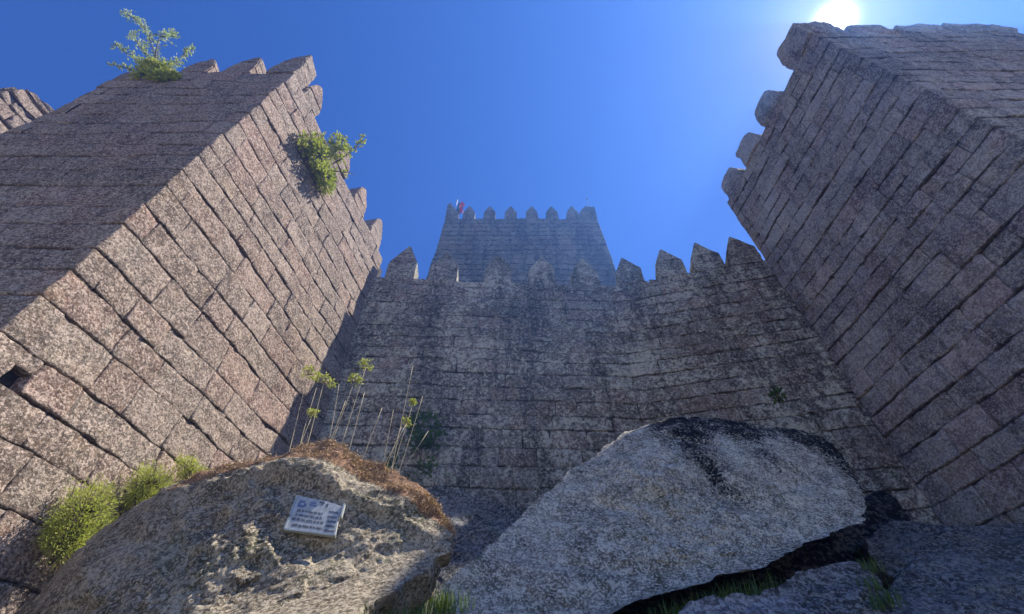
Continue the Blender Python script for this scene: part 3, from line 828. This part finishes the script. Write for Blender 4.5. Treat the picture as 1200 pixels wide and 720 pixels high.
# on top of the left tower
bt = at_y(182, 92, 3.85)
shrub('pale shrub with tall wispy sprigs rooted on top of the left tower', bt,
      [(at_y(141, 14, 3.75), 620, .12), (at_y(152, 40, 3.8), 380, .15), (at_y(124, 74, 3.7), 130, .07), (at_y(133, 52, 3.7), 240, .10),
       (at_y(206, 44, 3.8), 380, .11), (at_y(224, 56, 3.7), 320, .11), (at_y(212, 72, 3.7), 180, .09), (at_y(186, 58, 3.8), 90, .07)],
      M_LEAF_P, .085, .5, seed=1, stem_r=.02)
shrub('dense yellow-green cushion plant spilling over the top edge of the left tower', at_y(180, 90, 3.75),
      [(at_y(172, 72, 3.6), 60, .06)], M_LEAF_Y, .07, .6, seed=2, clumps=[(at_y(180, 80, 3.62), (.40, .2, .2), 1300), (at_y(172, 88, 3.60), (.34, .14, .2), 900), (at_y(192, 90, 3.60), (.34, .14, .22), 900)])
# hanging on its sunlit side
sp = side_pt(376, 200, 0.02)
shrub('leafy climbing shrub growing out of the sunlit side of the left tower', sp,
      [(side_pt(428, 157, .9), 170, .1), (side_pt(405, 160, .6), 150, .12), (side_pt(418, 205, .8), 60, .08), (side_pt(372, 155, .3), 150, .12), (side_pt(352, 165, .25), 70, .1)],
      M_LEAF_Y, .085, .6, seed=3, stem_r=.025,
      clumps=[(side_pt(376, 185, .25), (.2, .42, .5), 1100), (side_pt(382, 212, .22), (.18, .36, .36), 1000), (side_pt(396, 172, .45), (.25, .3, .3), 500), (side_pt(362, 168, .2), (.15, .3, .3), 350)])
# feathery bushes between the boulder and the tower foot
for (px, py, o_, rad, n_, lab, sd) in [(96, 606, .28, (.24, .3, .40), 5200, 'largest feathery yellow-green bush, low between the left tower and the sunlit boulder', 4),
                             (176, 572, .25, (.22, .32, .27), 3600, 'middle feathery yellow-green bush at the foot of the left tower', 5),
                             (228, 556, .22, (.18, .42, .15), 2200, 'smallest green bush at the left tower foot, nearest the moss-topped crest', 6),
                             (128, 628, .25, (.22, .2, .2), 1500, 'low spreading green bush on the shaded shoulder of the sunlit boulder', 7)]:
    c = side_pt(px, py, o_)
    base = c - np.array((0, 0, rad[2] * 1.3))
    tips = [(c + np.array((rad[0] * math.cos(a), rad[1] * math.sin(a), rad[2] * .9)), 60, .1) for a in (0, 1.3, 2.6, 4, 5.2)]
    shrub(lab, base, tips, M_LEAF_B, .036, .28, cat='bush', group='feathery bushes at the tower foot', seed=sd, clumps=[(c, rad, n_), (c - np.array((0, 0, rad[2] * .6)), (rad[0] * .8, rad[1] * .8, rad[2] * .6), n_ // 3)], name='bush')
# weeds on the curtain wall and behind the stalks
shrub('dark green leafy weed low on the castle wall behind the dry stalks', at_y(492, 548, 9.3), [(at_y(497, 485, 9.2), 160, .2), (at_y(480, 500, 9.2), 120, .2), (at_y(512, 500, 9.2), 80, .18)], M_LEAF_D, .12, .5,
      seed=8, clumps=[(at_y(500, 500, 9.15), (.35, .2, .3), 150), (at_y(478, 545, 9.1), (.5, .2, .4), 170)])
shrub('small green tuft rooted in a joint of the castle wall above the pale boulder', at_y(912, 470, 8.5), [(at_y(911, 458, 8.4), 40, .06)], M_LEAF_D, .09, .5, seed=9,
      clumps=[(at_y(912, 465, 8.42), (.12, .08, .14), 140)])

# ---------------------------- tall stalks behind the sunlit boulder
def stalk_plant(px, py, bx, y, head, seed, label):
    rg = np.random.RandomState(seed)
    top = at_y(px, py, y); bot = at_y(bx, 530, y)
    dirv = (top - bot); zb = float(ground_h(bot[0], y)) - .05
    base = bot + dirv * ((zb - bot[2]) / dirv[2]) if abs(dirv[2]) > .1 else bot
    root = empty('flower_stalk', label, 'plant', tuple(base), 'tall flower stalks behind the sunlit boulder')
    V, F = [], []
    bend = rg.normal(size=3) * .06
    path = [base + (top - base) * t + bend * math.sin(t * 3.1) for t in np.linspace(0, 1, 12)]
    tube(path, .007, .004, V, F, 5)
    for q in range(3):
        t = rg.uniform(.35, .85); c = base + (top - base) * t; tube([c, c + np.array((rg.normal() * .05, rg.normal() * .05, .08))], .004, .001, V, F, 3)
    new_mesh_obj('stem', np.array(V) - base, F, [M_STALK], root)
    if head > 0:
        V2, F2, P, D = [], [], [], []
        for q in range(int(9 + 9 * head)):
            an = rg.uniform(0, 6.28); r_ = rg.uniform(.3, 1.0) * .155 * head
            e = top + np.array((math.cos(an) * r_, math.sin(an) * r_, .10 * head - r_ * .35 + rg.normal() * .015))
            tube([top, (top + e) / 2 + np.array((0, 0, .02)), e], .004, .002, V2, F2, 3)
            for z in range(9): P.append(e + rg.normal(size=3) * .02); D.append(rg.normal(size=3) + np.array((0, 0, .6)))
        hd = new_mesh_obj('flower_head', np.array(V2) - base, F2, [M_STALK], root)
        leaves_mesh('petals', np.array(P) - base, None, .038, M_HEAD, hd, seed, .7, D=np.array(D))
M_HEAD = leaf_mat('flower_yellow_green', (0.34, 0.38, 0.04), (0.62, 0.60, 0.12), .3)
heads = [(361, 440, 341, 6.3, 1.1, 'stalk at the left end of the row, flat yellow flower head touching its neighbour'),
         (379, 450, 357, 6.35, 1.25, 'stalk with the broadest yellow flower head, second from the left'),
         (367, 485, 352, 6.5, .5, 'short stalk with a small faint flower head below the two broad ones'),
         (415, 448, 386, 6.3, .85, 'stalk with a star-shaped yellow head just left of the tallest one'),
         (429, 430, 397, 6.3, .9, 'tallest leaning stalk, its yellow flower head standing highest of all'),
         (484, 473, 465, 6.6, .3, 'thin stalk with a small whitish flower tip near the dark green weed'),
         (477, 496, 463, 6.6, .55, 'thin stalk with a low greenish white flower head right of the row')]
for k, (px, py, bx, y, h, lab) in enumerate(heads): stalk_plant(px, py, bx, y, h, 200 + k, lab)
for k, (px, py, bx, y) in enumerate([(371, 455, 355, 6.6), (397, 450, 374, 6.7), (405, 470, 384, 6.5), (427, 460, 407, 6.4), (448, 478, 430, 6.7), (484, 428, 463, 6.8), (495, 465, 472, 6.7),
                                     (502, 505, 483, 6.7), (461, 480, 450, 6.8), (470, 500, 456, 6.7)]):
    stalk_plant(px, py, bx, y, 0, 240 + k, 'bare pale dry stalk without a flower head behind the sunlit boulder')

# ---------------------------- grass tufts among the dark rocks
M_GRASS = leaf_mat('grass_blades', (0.03, 0.07, 0.015), (0.09, 0.16, 0.03), .25)
def grass(name, label, spots, n_, h, seed, mat=M_GRASS):
    rg = np.random.RandomState(seed); V, F, A = [], [], []
    for q in range(n_):
        c, rad = spots[rg.randint(len(spots))]
        p = np.array(c, float) + np.append(rg.normal(size=2) * rad, -.03)
        L = h * rg.uniform(.5, 1.2); an = rg.uniform(0, 6.28); ln_ = rg.uniform(.1, .6) * L
        d = np.array((math.cos(an), math.sin(an), 0)); s_ = np.array((-d[1], d[0], 0)) * .004
        pts = [p, p + d * ln_ * .3 + np.array((0, 0, L * .55)), p + d * ln_ + np.array((0, 0, L))]
        b = len(V); V += [pts[0] - s_, pts[0] + s_, pts[1] - s_ * .8, pts[1] + s_ * .8, pts[2]]
        F += [(b, b + 1, b + 3, b + 2), (b + 2, b + 3, b + 4)]; A += [rg.rand()] * 5
    o = new_mesh_obj(name, V, F, [mat], None, False, {'blk': A})
    tag(o, label, 'grass', kind='stuff'); return o
dg = bpy.context.evaluated_depsgraph_get()
from mathutils.bvhtree import BVHTree
def hit_scene(px, py):
    bpy.context.view_layer.update(); d = Vector(ray(px, py)).normalized()
    ok, loc, nor, idx, ob, mt = SC.ray_cast(bpy.context.evaluated_depsgraph_get(), Vector((0, 0, 0)), d)
    return np.array(loc), np.array(nor), ob
hz = None
def spots_at(lst, rad): return [(hit_scene(*q)[0], rad) for q in lst]
grass('grass', 'dark green grass growing in the cleft under the pale grey boulder', [(at_y(px, py, y), .12) for px, py, y in
      [(765, 745, 4.8), (800, 730, 5.0), (820, 722, 5.1), (850, 712, 5.2), (870, 706, 5.3), (895, 700, 5.4), (790, 745, 4.7)]], 650, .2, 1)
grass('grass', 'green grass tufts in the seam between the two dark rocks at the lower right', spots_at([(1018, 668), (1022, 690), (1028, 712), (1010, 650), (1040, 705)], .06), 420, .14, 2)
grass('grass', 'dark green weeds in the shade under the right end of the sunlit boulder', [(at_y(px, py, y), .14) for px, py, y in
      [(450, 752, 3.7), (480, 740, 4.0), (505, 725, 4.5), (515, 710, 4.9), (495, 748, 4.1)]], 900, .17, 3)

# ---------------------------- crust of dry moss on the boulder's crest
def build_moss():
    me = b1.data; n = len(me.vertices); co = np.empty(n * 3); me.vertices.foreach_get('co', co); co = co.reshape(-1, 3)
    no = np.empty(n * 3); me.vertices.foreach_get('normal', no); no = no.reshape(-1, 3)
    rd = np.empty(n); me.attributes['red'].data.foreach_get('value', rd)
    rg = np.random.RandomState(4); cand = np.where((rd > .55))[0]
    k = 26000; idx = cand[rg.randint(len(cand), size=k)]
    P = co[idx] + rg.normal(size=(k, 3)) * .018 + no[idx] * .002
    keep = vnoise(P, 7.0, 9) + .5 * vnoise(P, 19.0, 10) > -.25; P = P[keep]; N = no[idx][keep]
    o = leaves_mesh('dry_moss', P, None, .024, leaf_mat('dry_moss', (0.20, 0.10, 0.05), (0.55, 0.36, 0.22), .1), None, 3, .35, D=N * .8 + np.array((0, 0, .3)))
    tag(o, 'rusty brown dry moss covering the crest of the sunlit boulder', 'moss', kind='stuff')
build_moss()

# ---------------------------- sign on the sunlit boulder
def build_sign():
    quad = [(349, 582), (406, 592), (396, 629), (334, 621)]
    H = [hit_scene(*q) for q in quad]
    pts = np.array([h[0] for h in H]); c = pts.mean(0)
    U, S_, Vt = np.linalg.svd(pts - c); n_ = Vt[2]
    if n_.dot(c) > 0: n_ = -n_
    hs = [hit_scene(349 + (400 - 349) * u - 12 * v, 583 + 8 * u + 36 * v)[0] for u in np.linspace(0, 1, 9) for v in np.linspace(0, 1, 7)]
    c = c + n_ * (float(np.quantile([(h - c).dot(n_) for h in hs], .97)) + .004)
    P = [ray(*q) * (c.dot(n_) / ray(*q).dot(n_)) for q in quad]     # the panel lies in one plane
    c = sum(P) / 4
    root = empty('sign', 'small weathered white information panel lying on the sunlit boulder', 'sign', tuple(c))
    P = [p - c for p in P]
    def bil(u, v, h=0.0):   # u right, v down
        a = P[0] + (P[1] - P[0]) * u; b = P[3] + (P[2] - P[3]) * u
        return a + (b - a) * v + n_ * h
    mw = plain_mat('sign_white', (0.42, 0.43, 0.41), .5, 0, .18, 25); mg = plain_mat('sign_grey_print', (0.10, 0.10, 0.11), .6)
    mb = plain_mat('sign_blue_print', (0.16, 0.20, 0.32), .6); me = plain_mat('sign_metal_edge', (0.45, 0.47, 0.42), .45, .4)
    V = []; out = [(0, 0), (.30, .01), (.62, .02), (.80, .06), (.93, .10), (.925, .30), (.93, .62), (.95, .98), (.5, .99), (0, 1)]
    for h in (-.02, .012): V += [bil(u, v, h) for u, v in out]
    k = len(out); F = [tuple(range(k)), tuple(range(k, 2 * k))[::-1]] + [(i, (i + 1) % k, k + (i + 1) % k, k + i) for i in range(k)]
    o = new_mesh_obj('panel', V, F, [mw], root, False)
    def slab(lst, h0, h1, name, mat, parent=root):
        V, F = [], []
        for (a, b, c_, d) in lst:
            n0 = len(V)
            for h in (h0, h1): V += [bil(a, b, h), bil(c_, b, h), bil(c_, d, h), bil(a, d, h)]
            F += [(n0 + 4, n0 + 5, n0 + 6, n0 + 7), (n0, n0 + 1, n0 + 5, n0 + 4), (n0 + 1, n0 + 2, n0 + 6, n0 + 5), (n0 + 2, n0 + 3, n0 + 7, n0 + 6), (n0 + 3, n0, n0 + 4, n0 + 7)]
        return new_mesh_obj(name, V, F, [mat], parent, False)
    slab([(-.01, .985, .96, 1.03), (-.02, 0, .012, 1.0)], -.012, .018, 'edge_strip', me)
    slab([(.955, .02, .985, .45)], -.01, .03, 'edge_strip', me)
    rg = random.Random(5); t = []
    rows = [(.10, .40, .60), (.10, .53, .62), (.06, .66, .66), (.10, .83, .70)]
    for x0, y, x1 in rows:
        x = x0
        while x < x1:
            wd = rg.uniform(.012, .03)
            for q in range(rg.randint(2, 6)):
                if x > x1: break
                t.append((x, y + rg.uniform(-.012, .01), x + wd * .55, y + rg.uniform(.062, .085))); x += wd * .85
            x += .018
    for y in (.30, .45, .59, .73, .87):
        x = .72
        while x < .90:
            wd = rg.uniform(.012, .026); t.append((x, y + rg.uniform(-.01, .01), x + wd * .6, y + rg.uniform(.055, .075))); x += wd * .95
    slab(t, .0122, .0135, 'lettering', mg)
    slab([(.08, .13, .20, .20), (.07, .20, .12, .34), (.19, .20, .24, .30), (.11, .26, .20, .34), (.30, .12, .42, .17), (.30, .20, .44, .25)], .0122, .0137, 'emblem', mb)
    slab([(.48, .06, .58, .12), (.52, .12, .56, .17), (.62, .10, .66, .2)], .0122, .0137, 'emblem', mg)
build_sign()

# ---------------------------- flag and rod on the keep
def build_flag():
    b = np.array(at_y(532.5, 252, KY + .9)); b[2] = KZ - .1
    b = np.array((b[0], KY + .3, KZ - .1))
    d = ray(532.5, 250); b[0] = d[0] * ((KY + .3) / d[1])
    top = b + np.array((.06, 0, 2.9))
    root = empty('flag', 'red and dark green flag hanging limp from a thin pole on the keep', 'flag', tuple(b))
    V, F = [], []; tube([b - b, (top - b) * .5, top - b], .035, .025, V, F, 6)
    new_mesh_obj('pole', V, F, [plain_mat('pole_paint', (.55, .56, .58), .4)], root)
    V, F = [], []
    for i in range(9):
        for j in range(13):
            w_ = .55 * (1 - .25 * math.sin(j / 12 * 3.1)); u = i / 8; z = (top - b)[2] - .15 - j / 12 * 1.35
            V.append(np.array((.08 + (top - b)[0] * (z / (top - b)[2]) + u * w_, .10 * math.sin(u * 9 + j * .35), z - .25 * u)))
    for i in range(8):
        for j in range(12): F.append((i * 13 + j, (i + 1) * 13 + j, (i + 1) * 13 + j + 1, i * 13 + j + 1))
    mi = [0 if f[0] // 13 < 3 else 1 for f in F]
    o = new_mesh_obj('cloth', V, F, [plain_mat('flag_green', (.02, .10, .06)), plain_mat('flag_red', (.55, .03, .05))], root, True, None, mi)
    V, F = [], []; s_ = .06
    tp = top - b
    tube([tp, tp + np.array((0, 0, .08)), tp + np.array((0, 0, .16))], .06, .02, V, F, 8)
    new_mesh_obj('finial', V, F, [plain_mat('finial_metal', (.6, .6, .6), .3, .6)], root)
build_flag()
def build_rod():
    d = ray(695, 250); y = KY + .3; b = np.array((d[0] * y / d[1], y, KZ - .1))
    V, F = [], []
    tube([(0, 0, 0), (-.12, 0, 1.6), (-.2, 0, 3.1)], .018, .012, V, F, 6)
    root = empty('lightning_rod', 'thin grey lightning rod at the right end of the keep', 'rod', tuple(b))
    m = plain_mat('rod_metal', (.05, .052, .06), .8, 0.0)
    new_mesh_obj('mast', V, F, [m], root)
    V, F = [], []; tube([(-.2, 0, 3.1), (-.205, 0, 3.2), (-.21, 0, 3.3)], .04, .03, V, F, 8)
    new_mesh_obj('tip', V, F, [m], root)
build_rod()

# ------------------------------------------------------------------ thin scattering volume added for the lens-flare veil
def build_flare_veil():
    x0, x1, y0, y1, z0, z1 = -60, 60, -40, 60, -45, 29.5
    V = [(x, y, z) for x in (x0, x1) for y in (y0, y1) for z in (z0, z1)]
    F = [(0, 1, 3, 2), (4, 6, 7, 5), (0, 4, 5, 1), (2, 3, 7, 6), (0, 2, 6, 4), (1, 5, 7, 3)]
    m = bpy.data.materials.new('flare_veil_volume'); m.use_nodes = True; n = m.node_tree.nodes; n.clear()
    o_ = n.new('ShaderNodeOutputMaterial'); pv = n.new('ShaderNodeVolumePrincipled')
    pv.inputs['Color'].default_value = (0.13, 0.36, 1.0, 1)
    pv.inputs['Density'].default_value = 0.0044
    pv.inputs['Anisotropy'].default_value = 0.55
    m.node_tree.links.new(pv.outputs[0], o_.inputs['Volume'])
    o = new_mesh_obj('flare_veil', V, F, [m], smooth=False); o['kind'] = 'stuff'
build_flare_veil()
